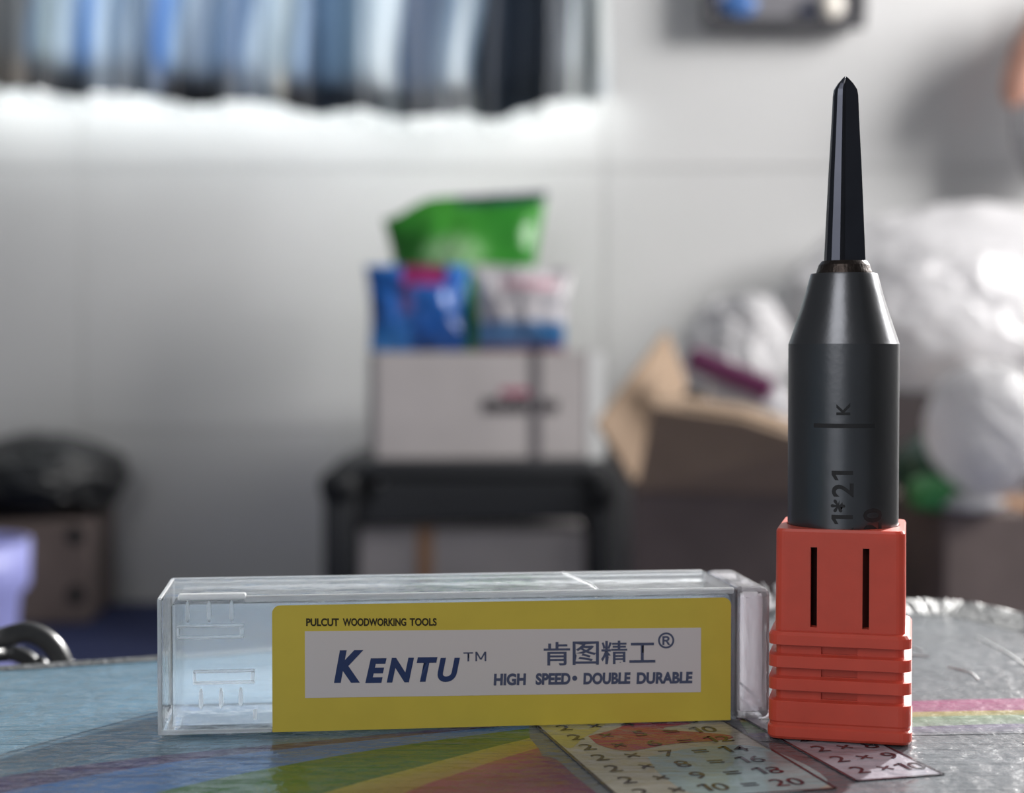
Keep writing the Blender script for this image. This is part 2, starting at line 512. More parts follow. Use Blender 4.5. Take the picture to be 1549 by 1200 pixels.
# crinkled edging along the far rim, and its torn, lifted end
rim = [(Vector((p[0], p[1], 0))) for p in far]
bm = bmesh.new(); secs = []
rnd = random.Random(4)
for i, p in enumerate(rim):
    t = (rim[min(i + 1, len(rim) - 1)] - rim[max(i - 1, 0)]).normalized()
    nrm = Vector((t.y, -t.x, 0))          # points to the table's inside
    k = max(0.0, min(1.0, (p.x - 0.03) / 0.04))
    wd, ht = 0.0016 + 0.006 * k, 0.0005 + 0.0013 * k
    j = rnd.uniform(-1, 1) * 0.00012 * k
    prof = [(-0.0009, -0.017), (-0.0012, -0.004), (-0.0009, ht * 0.6 + j), (wd * 0.25, ht + j), (wd * 0.6, ht * 0.55 - j), (wd, 0.0001), (wd * 0.6, -0.001), (0.0, -0.017)]
    secs.append([p + nrm * a + Vector((0, 0, TT - 0.0002 + b)) for a, b in prof])
obj('edging', loft(secs, bm), M['rim'], tab, loc=OFF)
M['torn'] = film('torn clear tape', (0.85, 0.85, 0.86), clear=0.25, rough=0.2, milky=0.5)
bm = bmesh.new()
rows = []
rnd = random.Random(7)
for i in range(9):
    x = 0.0405 + 0.0006 * i
    h = 0.0034 + 0.0012 * math.sin(i * 1.1) + rnd.uniform(-0.0006, 0.0009)
    rows.append([bm.verts.new((x + rnd.uniform(-.0003, .0003) * k, 0.2665 + 0.0022 * (x - 0.0405) / 0.0055 - 0.0016 * (k / 4) ** 2 + rnd.uniform(-.0002, .0002), TT + 0.0003 + h * k / 4)) for k in range(5)])
for A, B in zip(rows, rows[1:]):
    for k in range(4): bm.faces.new((A[k], B[k], B[k + 1], A[k + 1]))
pe = obj('peeled_tape', bm, M['torn'], tab, loc=OFF)
md = pe.modifiers.new('thick', 'SOLIDIFY'); md.thickness = 0.00015
bm = bmesh.new()
for k in range(14):
    a = Vector((0.041 + rnd.uniform(0, 0.0045), 0.266, TT + 0.0032 + rnd.uniform(-.001, .001)))
    d = Vector((rnd.uniform(-1, 0.6), rnd.uniform(-.3, .3), rnd.uniform(0.1, 1))).normalized() * rnd.uniform(0.001, 0.0022)
    tube(spline([a, a + d * 0.5 + Vector((0, 0, .0002)), a + d], 3), 0.00006, 5, bm)
obj('torn_fibres', bm, M['torn'], pe)
M['scratch'] = mat('white scratch', lin(200, 204, 206), 0.5)
for pts in (((71.5, 246), (72.0, 232), (71.4, 220), (71.0, 208), (70.0, 200)), ((56, 243), (58.5, 240), (60, 234)), ((60.5, 222), (62.5, 218), (62.2, 213)), ((65, 186), (62.5, 184), (61.6, 180), (62.6, 176)), ((53, 228), (56, 231), (60, 230)), ((57, 178), (60, 181), (64, 180))):
    obj('scratch', tube(spline([(x / 1000, y / 1000, TT - 0.00008) for x, y in pts], 5), 0.00010, 6), M['scratch'], top)
for x, y in ((-0.40, -0.15), (0.08, -0.15), (-0.30, 0.09), (0.045, 0.18)):
    bm = tube(spline([(x, y, 0.0005), (x * 0.98, y * 0.95, 0.13), (x * 0.96, y * 0.92, TT - 0.016)], 4), 0.011, 16)
    obj('leg', bm, M['tleg'], tab, True, OFF)

# ------------------------------------------------------------------ clear box with yellow label
M['clear'] = film('clear polypropylene', (0.74, 0.87, 1.0), clear=0.89, rough=0.10, milky=0.75, bump=0.15, bump_scale=300)
M['milky'] = film('milky polypropylene cap', (0.97, 0.95, 1.0), clear=0.64, rough=0.12, milky=0.75, bump=0.15, bump_scale=300)
M['frost'] = bpy.data.materials.new('thick polypropylene edge')
M['frost'].use_nodes = True
_n = M['frost'].node_tree; _b = _n.nodes['Principled BSDF']
_b.inputs['Base Color'].default_value = (0.97, 0.985, 1.0, 1)
_b.inputs['Transmission Weight'].default_value = 0.85
_b.inputs['Roughness'].default_value = 0.55
_b.inputs['IOR'].default_value = 1.32
_t = _n.nodes.new('ShaderNodeTexNoise'); _t.inputs['Scale'].default_value = 500
_r = _n.nodes.new('ShaderNodeMapRange'); _r.inputs['To Min'].default_value = 0.62; _r.inputs['To Max'].default_value = 0.8
link(_n, _t.outputs['Fac'], _r.inputs['Value']); link(_n, _r.outputs['Result'], _b.inputs['Roughness'])
M['yellow'] = mat('yellow label print', lin(204, 184, 70), 0.45, noise_scale=300, noise_amt=0.05)
M['white'] = mat('white label print', lin(205, 200, 200), 0.4)
M['navy'] = mat('navy lettering', lin(34, 56, 100), 0.4)
M['greynavy'] = mat('grey blue lettering', lin(74, 82, 108), 0.4)
M['blackink'] = mat('black lettering', lin(40, 38, 20), 0.4)
L = 0.0711
bx = thing('bit_storage_box', (-0.0400, 0.1808, TT + 0.0001), math.atan2(0.1154, 0.9933), 'long clear plastic storage box with a yellow label lying on the printed table', 'box')
mm = 0.001
HB, DB = 15.6 * mm, 16.2 * mm

def shell(name, x0, x1, y0, y1, z0, z1, t, bev, m, parent, tl=None, tr=None):
    bm = box(x0, x1, y0, y1, z0, z1, bev, 3)
    bmesh.ops.recalc_face_normals(bm, faces=bm.faces[:])
    inn = box(x0 + (tl or t), x1 - (tr or t), y0 + t, y1 - t, z0 + t, z1 - t, bev * 0.6, 2)
    bmesh.ops.recalc_face_normals(inn, faces=inn.faces[:])
    bmesh.ops.reverse_faces(inn, faces=inn.faces[:])
    tmp = bpy.data.meshes.new('t'); inn.to_mesh(tmp); inn.free(); bm.from_mesh(tmp); bpy.data.meshes.remove(tmp)
    me = bpy.data.meshes.new(name); bm.to_mesh(me); bm.free()
    return mobj(name, me, m, parent)

body = shell('box_body', 0, 67.2 * mm, 0, DB, 0, HB, 0.8 * mm, 0.5 * mm, M['clear'], bx, tl=1.4 * mm)
shell('end_cap', 66.6 * mm, L, -0.2 * mm, DB + 0.2 * mm, 0, HB + 0.15 * mm, 0.7 * mm, 1.1 * mm, M['milky'], bx)
def bar(name, x0, x1, y0, y1, z0, z1, parent, m='frost', bev=0.12):
    return obj(name, box(x0 * mm, x1 * mm, y0 * mm, y1 * mm, z0 * mm, z1 * mm, bev * mm, 2), M[m], parent)
# rails added along the edges of the body to mimic white-lit plastic
bar('lit_edge_rail', 9.6, 66.6, -0.10, 0.55, 15.0, 15.75, body, 'frost', 0.2)
bar('lit_edge_rail', 0.0, 66.6, 15.7, 16.3, 15.1, 15.7, body, 'frost', 0.2)
bar('lit_edge_rail', -0.05, 12.7, -0.08, 0.5, 0.05, 0.55, body, 'frost', 0.15)
bar('lit_edge_rail', -0.1, 0.4, -0.08, 0.5, 0.1, 15.5, body, 'frost', 0.15)
bar('lit_edge_rail', -0.1, 0.4, 0.3, 16.0, 15.1, 15.65, body, 'frost', 0.15)
bar('lit_edge_rail', -0.1, 0.4, 15.7, 16.2, 0.1, 15.5, body, 'frost', 0.15)
bar('hinge_step', 2.2, 9.8, -0.25, 1.4, 15.35, 16.0, body, 'frost', 0.2)
# two moulded slots, each with three small ribs
for (x0, x1, z0, z1) in ((2.1, 9.6, 11.0, 12.6), (3.9, 10.8, 5.8, 7.4)):
    bm = bmesh.new(); t = 0.3 * mm
    a, b, c, d = x0 * mm, x1 * mm, z0 * mm, z1 * mm
    for r in ((a, b, c, c + t), (a, b, d - t, d), (a, a + t, c + t, d - t), (b - t * 1.5, b, c + t, d - t)):
        box(r[0], r[1], -0.45 * mm, 0.1 * mm, r[2], r[3], 0.08 * mm, 1, bm)
    obj('latch_slot', bm, M['frost'], body)
for x, z0, z1 in ((3.3, 12.9, 15.3), (5.7, 12.9, 15.3), (8.2, 12.9, 15.3), (4.75, 3.0, 5.3), (7.0, 3.0, 5.3), (9.2, 3.2, 5.3)):
    bm = loft([rsq(0.24 * mm * s, 0.1 * mm * s, z * mm, 3, 0.3 * mm * s) for z, s in ((z0, 0.3), (z0 + 0.4, 1), (z1 - 0.5, 0.9), (z1, 0.35))])
    obj('latch_rib', bm, M['frost'], body, True, (x * mm, -0.1 * mm, 0))
obj('latch_rib', box(10.6 * mm, 11.0 * mm, -0.3 * mm, 0.05 * mm, 1.6 * mm, 2.8 * mm, 0.1 * mm, 1), M['frost'], body)
# seam across the lid and the folded inner corner at the cap
cap = [o for o in bx.children if o.name.startswith('end_cap')][0]
obj('lid_seam', tube(spline([(48.6 * mm, 15.9 * mm, HB + 0.05 * mm), (49.6 * mm, 10 * mm, HB + 0.05 * mm), (50.4 * mm, 5 * mm, HB + 0.05 * mm), (50.5 * mm, 0.1 * mm, HB + 0.02 * mm)], 5), 0.16 * mm, 8), M['frost'], body, True)
obj('inner_fold', tube([Vector((67.2 * mm, 0.5 * mm, z * mm)) for z in (1.2, 4.6, 10.5)], 0.16 * mm, 8), M['frost'], cap, True)
obj('inner_fold', tube([Vector((67.2 * mm, 0.5 * mm, 4.6 * mm)), Vector((69 * mm, 0.45 * mm, 3.0 * mm)), Vector((70.5 * mm, 0.4 * mm, 1.4 * mm))], 0.14 * mm, 8), M['frost'], cap, True)
obj('inner_fold', tube([Vector((70.5 * mm, 0.4 * mm, z * mm)) for z in (1.4, 5, 9.6)], 0.18 * mm, 8), M['frost'], cap, True)

# label: yellow, upper corners rounded, wrapped a little round the lower edge
def lab_outline(x0, x1, z0, z1, r, n=5):
    out = [(x0, z0), (x1, z0)]
    for cx, cz, a0 in ((x1 - r, z1 - r, 0), (x0 + r, z1 - r, 90)):
        for k in range(n + 1):
            a = math.radians(a0 + 90 * k / n)
            out.append((cx + r * math.cos(a), cz + r * math.sin(a)))
    return [(a * mm, b * mm) for a, b in out]
lab = obj('label', prism(lab_outline(12.75, 66.2, 0.1, 14.6, 0.9), -0.14 * mm, 0.0), M['yellow'], bx)
lab['label'] = 'yellow paper label with a white printed panel'
wh = obj('white_panel', prism([(16.45 * mm, 3.95 * mm), (62.6 * mm, 3.5 * mm), (62.6 * mm, 11.1 * mm), (16.45 * mm, 11.6 * mm)], -0.17 * mm, -0.14 * mm), M['white'], lab)

def lettering(s, x0, x1, z0, cap, m, shear=0.0, bold=0.0, slope=-0.011, spacing=1.0, y=-0.19, name='lettering'):
    """text on the box front from x0 to x1 (mm), baseline z0 and capital height cap"""
    me = text_mesh(s, 1.0, shear=shear, offset=bold, spacing=spacing)
    xs = [v.co.x for v in me.vertices]; ys = [v.co.y for v in me.vertices]
    a, wd, lo, ht = min(xs), max(xs) - min(xs), min(ys), max(ys) - min(ys)
    for v in me.vertices:
        X = x0 + (v.co.x - a) / wd * (x1 - x0)
        Z = z0 + (v.co.y - lo) / ht * cap + slope * (X - x0)
        v.co = (X * mm, y * mm, Z * mm)
    return mobj(name, me, M[m], lab)
lettering('PULCUT', 16.6, 20.3, 12.2, 0.9, 'blackink', 0, 0.03, -0.018)
lettering('WOODWORKING', 20.75, 28.0, 12.13, 0.9, 'blackink', 0, 0.03, -0.018)
lettering('TOOLS', 28.4, 31.5, 12.0, 0.9, 'blackink', 0, 0.03, -0.018)
lettering('K', 19.73, 23.1, 5.6, 3.75, 'navy', 0.22, 0.045)
for ch, a, b in (('E', 23.3, 25.75), ('N', 25.75, 28.9), ('T', 29.2, 31.6)):
    lettering(ch, a, b, 5.5, 2.85, 'navy', 0.22, 0.045)
lettering('U', 31.6, 34.2, 5.42, 2.8, 'navy', 0.22, 0.045)
lettering('TM', 34.6, 37.25, 7.75, 1.1, 'greynavy', 0, 0.005)
for ch, a in zip('肯图精工', (43.95, 47.35, 50.7, 54.05)):
    lettering(ch, a, a + 3.1, 7.05 if ch != '工' else 7.15, 2.75 if ch != '工' else 2.35, 'greynavy', 0, 0.012)
lettering('®', 57.45, 59.4, 8.75, 1.9, 'greynavy', 0, 0.015)
lettering('HIGH', 38.1, 41.9, 4.85, 1.4, 'greynavy', 0.05, 0.05)
lettering('SPEED', 43.0, 47.1, 4.8, 1.4, 'greynavy', 0.05, 0.05)
lettering('•', 47.3, 47.9, 5.2, 0.6, 'greynavy')
lettering('DOUBLE', 48.6, 54.2, 4.72, 1.4, 'greynavy', 0.05, 0.05)
lettering('DURABLE', 54.9, 61.6, 4.62, 1.4, 'greynavy', 0.05, 0.05)

# ------------------------------------------------------------------ router bit in its orange holder
M['orange'] = mat('orange polyethylene', lin(202, 78, 60), 0.38, noise_scale=400, noise_amt=0.08, sss=0.35, spec=0.45)
M['carbide'] = mat('dark ground steel', lin(104, 105, 108), 0.30, metal=1.0, noise_scale=120, noise_amt=0.12, bump=0.06, bump_scale=900)
M['blade'] = mat('dark carbide blade', lin(72, 74, 82), 0.30, metal=1.0, noise_scale=300, noise_amt=0.1)
M['braze'] = mat('brown brazed joint', lin(70, 62, 58), 0.4, metal=0.9, noise_scale=600, noise_amt=0.4, bump=0.5, bump_scale=1500)
M['etch'] = mat('laser etched marks', lin(24, 25, 28), 0.7)
HC = (0.0383, 0.1856)
hold = thing('bit_holder', (HC[0], HC[1], TT + 0.0001), math.radians(-14), 'square orange plastic bit holder with ribbed base standing on the printed table', 'holder')
prof = [(7.75, 0.0, 1.2), (7.95, 0.3, 1.4), (7.95, 1.3, 1.4), (7.75, 1.5, 1.4), (7.75, 1.8, 1.4), (7.85, 2.0, 1.4)]
for zc in (4.9, 7.45, 10.0):
    prof += [(7.85, zc - 0.62, 1.4), (7.05, zc - 0.45, 0.9), (7.05, zc + 0.45, 0.9), (7.85, zc + 0.62, 1.4)]
prof += [(7.85, 11.7, 1.4), (7.6, 12.05, 1.4), (7.15, 12.15, 1.0), (7.1, 23.3, 1.0), (6.95, 23.6, 1.0)]
bm = loft([rsq(h * mm, r * mm, z * mm) for h, z, r in prof])
hb = obj('holder_body', bm, M['orange'], hold)
cut = bmesh.new()
def add_cut(b):
    tmp = bpy.data.meshes.new('t'); bmesh.ops.recalc_face_normals(b, faces=b.faces[:]); b.to_mesh(tmp); b.free(); cut.from_mesh(tmp); bpy.data.meshes.remove(tmp)
add_cut(lathe([(0, 2 * mm), (6.42 * mm, 2 * mm), (6.42 * mm, 30 * mm), (0, 30 * mm)], 48))
cutters = [cut]
slots = bmesh.new()
for s in (-2.85, 2.85):
    box((s - 0.36) * mm, (s + 0.36) * mm, -9 * mm, 9 * mm, 12.6 * mm, 21.6 * mm, bm=slots)
for zc in (4.9, 7.45, 10.0):
    box(-2.0 * mm, 2.0 * mm, -9 * mm, -6.62 * mm, (zc - 0.40) * mm, (zc + 0.40) * mm, bm=slots)
tmp_objs = []
for k, b in enumerate((cut, slots)):
    me = bpy.data.meshes.new('cutter'); bmesh.ops.recalc_face_normals(b, faces=b.faces[:]); b.to_mesh(me); b.free()
    o = bpy.data.objects.new('cutter', me); C.objects.link(o); o.parent = hold; tmp_objs.append(o)
    md = hb.modifiers.new('cut', 'BOOLEAN'); md.operation = 'DIFFERENCE'; md.object = o; md.solver = 'EXACT'
dg = bpy.context.evaluated_depsgraph_get(); dg.update()
nm = bpy.data.meshes.new_from_object(hb.evaluated_get(dg))
hb.modifiers.clear(); hb.data = nm; nm.name = 'holder_body'
for o in tmp_objs: bpy.data.objects.remove(o)

bit = thing('router_bit', (HC[0], HC[1], TT + 0.0021), math.radians(-12), 'dark steel router bit with a slim pointed blade, upright in the orange holder', 'router bit')
B0 = 2.0
def zz(z): return (z - B0) * mm
bm = lathe([(0, zz(2.02)), (5.9 * mm, zz(2.02)), (6.3 * mm, zz(2.4)), (6.3 * mm, zz(44.4)), (6.22 * mm, zz(44.6)), (5.55 * mm, zz(46.6)), (4.95 * mm, zz(48.4)), (4.4 * mm, zz(50.2)), (3.85 * mm, zz(52.3)), (3.75 * mm, zz(52.5)), (0, zz(52.5))], 96)
sh = obj('shank', bm, M['carbide'], bit)
for p in sh.data.polygons: p.use_smooth = True
sh.data.set_sharp_from_angle(angle=math.radians(14))
obj('collar', lathe([(3.2 * mm, zz(52.45)), (3.15 * mm, zz(52.7)), (2.9 * mm, zz(53.5)), (2.55 * mm, zz(53.95)), (0, zz(53.95))], 48), M['braze'], bit)
bl = bmesh.new()
sec = [(-1.0, 0.25), (-0.98, -0.18), (-0.86, -0.52), (-0.62, -0.74), (-0.22, -0.80), (0.02, -0.50), (1.0, -0.22), (1.0, 0.15), (0.8, 0.6), (0.3, 0.92), (-0.4, 0.88), (-0.85, 0.6)]
S = []
for z, r in ((53.7, 2.36), (57.0, 2.22), (64, 1.90), (70.2, 1.56), (72.9, 1.44)):
    S.append([(x * r * mm + 0.05 * mm, y * r * mm, zz(z)) for x, y in sec])
tipx = 0.05
for t, f in ((73.6, 0.93), (74.3, 0.62), (74.95, 0.22), (75.15, 0.04)):
    S.append([((x * (f if x < 0 else f * 0.98)) * 1.44 * mm + tipx * mm, y * (0.35 + 0.65 * f) * 1.38 * mm, zz(t)) for x, y in sec])
b = obj('blade', loft(S, bl), M['blade'], bit)
# etched marks wrapped round the shank
def wrap_text(s, size, angle0, z0, m, rot=True, bold=0.0):
    me = text_mesh(s, size, offset=bold, res=3)
    bm = bmesh.new(); bm.from_mesh(me); bpy.data.meshes.remove(me)
    bmesh.ops.subdivide_edges(bm, edges=[e for e in bm.edges if e.calc_length() > size * 0.3], cuts=2)
    R = 6.3 * mm + 0.00002
    for v in bm.verts:
        x, y = v.co.x, v.co.y
        u, h = (-y, x) if rot else (x, y)
        a = -PI / 2 + angle0 + u / R
        v.co = (R * math.cos(a), R * math.sin(a), zz(z0) + h)
    return obj('etched_text', bm, M['etch'], sh)
d0 = math.radians(12)       # undo the bit's own turn so that the marks face the front
def ang(x): return math.asin(x / 6.3) + d0 - math.radians(12)
wrap_text('K', 0.0021, ang(0.75), 36.3, 'etch', bold=0.00005)
wrap_text('R1*21', 0.0033, ang(1.15), 21.9, 'etch', bold=0.00007)
wrap_text('*20', 0.0033, ang(4.25), 21.3, 'etch', bold=0.00007)
bm = bmesh.new(); pr = None
R = 6.3 * mm + 0.00002
for k in range(25):
    a = -PI / 2 + ang(0.25) + math.radians(-33 + 64 * k / 24)
    q = [bm.verts.new((R * math.cos(a), R * math.sin(a), zz(34.95) + h)) for h in (0, 0.00050)]
    if pr: bm.faces.new((pr[0], q[0], q[1], pr[1]))
    pr = q
obj('etched_line', bm, M['etch'], sh)

# ------------------------------------------------------------------ cable behind the table edge
M['cable'] = mat('black rubber cable', lin(40, 41, 43), 0.32, bump=0.1, bump_scale=300)
def at(u, v, Y):
    a = math.atan(65 / FPX)
    d = Vector(((u - 774.5) / FPX, math.cos(a) - (v - 600) / FPX * math.sin(a), -math.sin(a) - (v - 600) / FPX * math.cos(a)))
    return Vector((0, 0, EYE)) + d * (Y / d.y)
cb = thing('power_cable', at(100, 1100, 0.245) * Vector((1, 1, 0)), 0, 'thick black rubber cable looping over the far edge of the table', 'cable')
co0 = -cb.location
pts = [(-0.21, 0.16, TT + 0.0022), (-0.15, 0.208, TT + 0.0030)] + [at(*p) for p in ((-120, 992, 0.232), (-55, 978, 0.238), (0, 966, 0.243), (42, 957, 0.245), (76, 974, 0.246), (96, 1010, 0.2465), (104, 1070, 0.2465))] + [(-0.066, 0.2435, 0.20), (-0.068, 0.26, 0.08), (-0.09, 0.30, 0.012), (-0.16, 0.36, 0.0085), (-0.30, 0.40, 0.0085)]
obj('cable_strand', tube([Vector(p) + co0 for p in spline(pts, 8)], 0.0016, 16), M['cable'], cb, True)
pts = [(-0.20, 0.13, TT + 0.0018), (-0.15, 0.195, TT + 0.0020)] + [at(*p) for p in ((-100, 1000, 0.236), (-40, 992, 0.246), (0, 990, 0.252), (26, 990, 0.253), (52, 1010, 0.2535), (64, 1070, 0.2535))] + [(-0.075, 0.25, 0.20), (-0.078, 0.27, 0.08), (-0.10, 0.31, 0.012), (-0.17, 0.38, 0.0085), (-0.30, 0.43, 0.0085)]
obj('cable_strand', tube([Vector(p) + co0 for p in spline(pts, 8)], 0.0013, 16), M['cable'], cb, True)

# ------------------------------------------------------------------ curtain
def interp(tab, x):
    if x <= tab[0][0]: return tab[0][1]
    for (a, ca), (b, cb_) in zip(tab, tab[1:]):
        if x <= b:
            t = (x - a) / (b - a); t = t * t * (3 - 2 * t)
            return tuple(p + (q - p) * t for p, q in zip(ca, cb_))
    return tab[-1][1]
dk, md_, bl_, pa, wh_ = (38, 46, 58), (88, 104, 124), (92, 122, 164), (150, 166, 182), (190, 198, 204)
stripes = [(-80, md_), (0, (96, 98, 100)), (34, (80, 84, 88)), (45, md_), (75, (106, 122, 130)), (108, pa), (128, bl_), (140, (70, 96, 140)), (152, bl_), (168, pa), (184, (96, 120, 146)), (205, pa), (232, (128, 146, 172)), (248, (70, 104, 160)), (266, bl_), (284, pa), (296, (110, 122, 138)), (335, (80, 98, 122)), (368, (66, 88, 118)), (392, pa), (424, (134, 146, 154)), (440, (92, 106, 118)), (462, (120, 140, 166)), (476, (70, 90, 114)), (540, (64, 82, 100)), (556, (120, 134, 146)), (590, wh_), (606, (150, 160, 170)), (618, (44, 58, 80)), (655, (52, 66, 86)), (676, (100, 116, 134)), (698, wh_), (716, pa), (728, dk), (840, (54, 60, 70)), (852, (80, 86, 94)), (864, wh_), (890, (205, 210, 210)), (902, (130, 142, 146)), (916, (200, 205, 205)), (930, wh_)]
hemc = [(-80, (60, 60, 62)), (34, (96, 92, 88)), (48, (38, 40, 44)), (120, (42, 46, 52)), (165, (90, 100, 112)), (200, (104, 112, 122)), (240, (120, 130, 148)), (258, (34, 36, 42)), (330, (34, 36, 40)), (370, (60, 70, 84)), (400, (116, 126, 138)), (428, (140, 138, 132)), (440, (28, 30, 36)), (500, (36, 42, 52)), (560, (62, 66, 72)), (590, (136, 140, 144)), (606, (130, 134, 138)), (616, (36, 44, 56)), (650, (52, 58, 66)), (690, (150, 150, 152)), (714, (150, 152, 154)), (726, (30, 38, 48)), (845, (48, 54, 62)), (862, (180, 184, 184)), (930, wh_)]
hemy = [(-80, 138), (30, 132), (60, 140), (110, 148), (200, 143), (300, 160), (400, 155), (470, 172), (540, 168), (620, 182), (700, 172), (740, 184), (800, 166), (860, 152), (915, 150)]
def hy(u):
    return interp([(a, (b,)) for a, b in hemy], u)[0]
M['curtain'] = film('striped satin curtain', (0.5, 0.5, 0.5), clear=0.0, rough=0.5, milky=0.35, attr='Col')
M['lace'] = film('white lace', (0.95, 0.97, 0.97), clear=0.10, rough=0.5, milky=0.6)
cur = thing('curtain', at(420, 160, 1.97), 0, 'blue grey striped gathered curtain with dark hem hanging over the window', 'curtain')
c0 = -Vector(cur.location)
NU, NV = 340, 30
def fold(u):
    return 0.012 * math.sin(u / 15.0) + 0.008 * math.sin(u / 37.0 + 1) + 0.006 * math.sin(u / 6.3 + 0.5 * math.sin(u / 50))
v, f, col = [], [], []
ztop = 1.42
for i in range(NU + 1):
    u = -110 + (922 + 110) * i / NU
    hb_ = at(u, hy(u), 1.975)
    for k in range(NV + 1):
        t = (k / NV) ** 1.6
        z = hb_.z + (ztop - hb_.z) * t
        sway = 0.010 * math.sin(u / 60.0 + 2.2 * t * 4) * min(1, t * 3)
        v.append((hb_.x + sway, 1.965 + fold(u) * (1 - 0.4 * t), z))
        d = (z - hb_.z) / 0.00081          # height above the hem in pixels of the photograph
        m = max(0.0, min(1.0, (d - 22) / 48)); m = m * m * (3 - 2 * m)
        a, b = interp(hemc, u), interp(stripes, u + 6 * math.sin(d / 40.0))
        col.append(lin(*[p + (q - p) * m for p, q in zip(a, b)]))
for i in range(NU):
    for k in range(NV):
        a = i * (NV + 1) + k
        f.append((a, a + NV + 1, a + NV + 2, a + 1))
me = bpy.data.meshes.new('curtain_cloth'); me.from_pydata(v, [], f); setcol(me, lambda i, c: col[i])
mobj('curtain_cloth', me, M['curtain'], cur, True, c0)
v, f = [], []
for i in range(NU * 2 + 1):
    u = -110 + (915 + 110) * i / (NU * 2)
    hb_ = at(u, hy(u), 1.975)
    dep = 0.012 + 0.006 * abs(math.sin(u / 9.0)) + 0.003 * math.sin(u / 40.0)
    for k in range(5):
        v.append((hb_.x, 1.967 + fold(u) + 0.004 * k / 4, hb_.z + 0.004 - dep * k / 4))
for i in range(NU * 2):
    for k in range(4):
        a = i * 5 + k
        f.append((a, a + 1, a + 6, a + 5))
me = bpy.data.meshes.new('lace_trim'); me.from_pydata(v, [], f)
lt = mobj('lace_trim', me, M['lace'], cur, True, c0)
lt['label'] = 'white scalloped lace trim'
obj('curtain_rod', tube([Vector((-1.0, 1.965, 1.43)) + c0, Vector((-0.2, 1.965, 1.43)) + c0, Vector((0.2, 1.965, 1.43)) + c0], 0.009, 14), M['frame'], cur, True)
for x in (-0.98, 0.18):
    obj('rod_bracket', box(x - 0.008, x + 0.008, 1.965, WALL_Y - 0.002, 1.42, 1.44, 0.002), M['frame'], cur, False, c0)

# ------------------------------------------------------------------ framed panel on the wall
M['dgrey'] = mat('dark grey frame', lin(72, 72, 76), 0.45)
M['pgrey'] = mat('grey panel', lin(128, 127, 132), 0.3, coat=0.3)
M['pblue'] = mat('blue knob', lin(70, 110, 170), 0.3)
M['pdark'] = mat('dark blue spot', lin(44, 54, 84), 0.4)
M['pwhite'] = mat('cream knob', lin(232, 226, 216), 0.35)
wp = at(1182, 44, WALL_Y - 0.01)
pan = thing('wall_panel', (wp.x, WALL_Y - 0.0085, wp.z), 0, 'grey framed panel with blue and cream round shapes, fixed high on the wall', 'wall panel')
hw = 0.1
obj('backing', box(-hw, hw, -0.022, 0.0, 0, 0.17, 0.003), M['pgrey'], pan)
for n_, r in (('frame_bar', (-hw, hw, -0.030, -0.018, -0.004, 0.010)), ('frame_bar', (-hw, hw, -0.030, -0.018, 0.160, 0.174)), ('frame_bar', (-hw - 0.002, -hw + 0.012, -0.030, -0.018, 0.010, 0.160)), ('frame_bar', (hw - 0.010, hw + 0.002, -0.030, -0.018, 0.010, 0.160))):
    obj(n_, box(*r, 0.002), M['dgrey'], pan)
def knob(name, x, z, rx, rz, d, m):
    bm = lathe([(0, 0), (1, 0), (1, 0.6), (0.8, 0.9), (0, 1)], 24)
    for v_ in bm.verts: v_.co = Vector((x + v_.co.x * rx, -0.020 - v_.co.z * d, z + v_.co.y * rz))
    return obj(name, bm, m, pan, True)
knob('blue_shape', -0.058, 0.026, 0.024, 0.017, 0.012, M['pblue'])
knob('dark_shape', -0.086, 0.036, 0.010, 0.016, 0.011, M['pdark'])
knob('dark_shape', 0.030, 0.018, 0.012, 0.008, 0.010, M['pdark'])
knob('cream_shape', 0.057, 0.024, 0.016, 0.018, 0.018, M['pwhite'])

# ------------------------------------------------------------------ black stool, cartons
M['black'] = mat('black plastic', lin(44, 46, 50), 0.5, noise_scale=8, noise_amt=0.2)
M['blackd'] = mat('deep black rubber', lin(20, 22, 26), 0.6)
M['carton_w'] = mat('white carton board', lin(188, 182, 182), 0.75, noise_scale=14, noise_amt=0.14)
M['tape'] = mat('brown parcel tape', lin(168, 128, 96), 0.35)
M['gtape'] = mat('grey strapping', lin(104, 100, 104), 0.5)
M['kraft'] = mat('brown corrugated board', lin(170, 146, 124), 0.85, noise_scale=20, noise_amt=0.15)
M['kraftd'] = mat('dull brown board', lin(124, 110, 106), 0.85, noise_scale=20, noise_amt=0.2)
M['print_d'] = mat('black carton print', lin(58, 54, 58), 0.6)
M['print_p'] = mat('magenta carton print', lin(168, 70, 104), 0.6)

YS = 1.70
def X(u, Y=YS): return (u - 774.5) / FPX * Y
def Zp(v, Y=YS): return at(774, v, Y).z
stool = thing('step_stool', (X(712), YS + 0.14, 0.006), 0, 'black plastic stool with a deep front apron, carrying the white carton', 'stool')
sx = X(712); zb = 0.006
def sbox(name, u0, u1, y0, y1, z0, z1, m, bev=0.008, par=None):
    return obj(name, box(X(u0) - sx, X(u1) - sx, y0 - YS - 0.14, y1 - YS - 0.14, z0 - zb, z1 - zb, bev, 3), m, par or stool, True)
zs = Zp(700)
sbox('seat', 500, 912, YS + 0.02, YS + 0.30, zs - 0.022, zs, M['black'], 0.008)
bm = prism([(X(575) - sx, zs - 0.020 - zb), (X(886) - sx, zs - 0.020 - zb), (X(890) - sx, Zp(786) - zb), (X(538) - sx, Zp(798) - zb)], -0.14, -0.12)
bmesh.ops.bevel(bm, geom=bm.edges[:], offset=0.004, segments=2, affect='EDGES')
obj('apron', bm, M['black'], stool)
for (u0, u1) in ((488, 536), (893, 926)):
    for (a, b) in ((YS + 0.0, YS + 0.045), (YS + 0.255, YS + 0.30)):
        sbox('leg', u0, u1, a, b, 0.006, zs - 0.015, M['black'], 0.006)
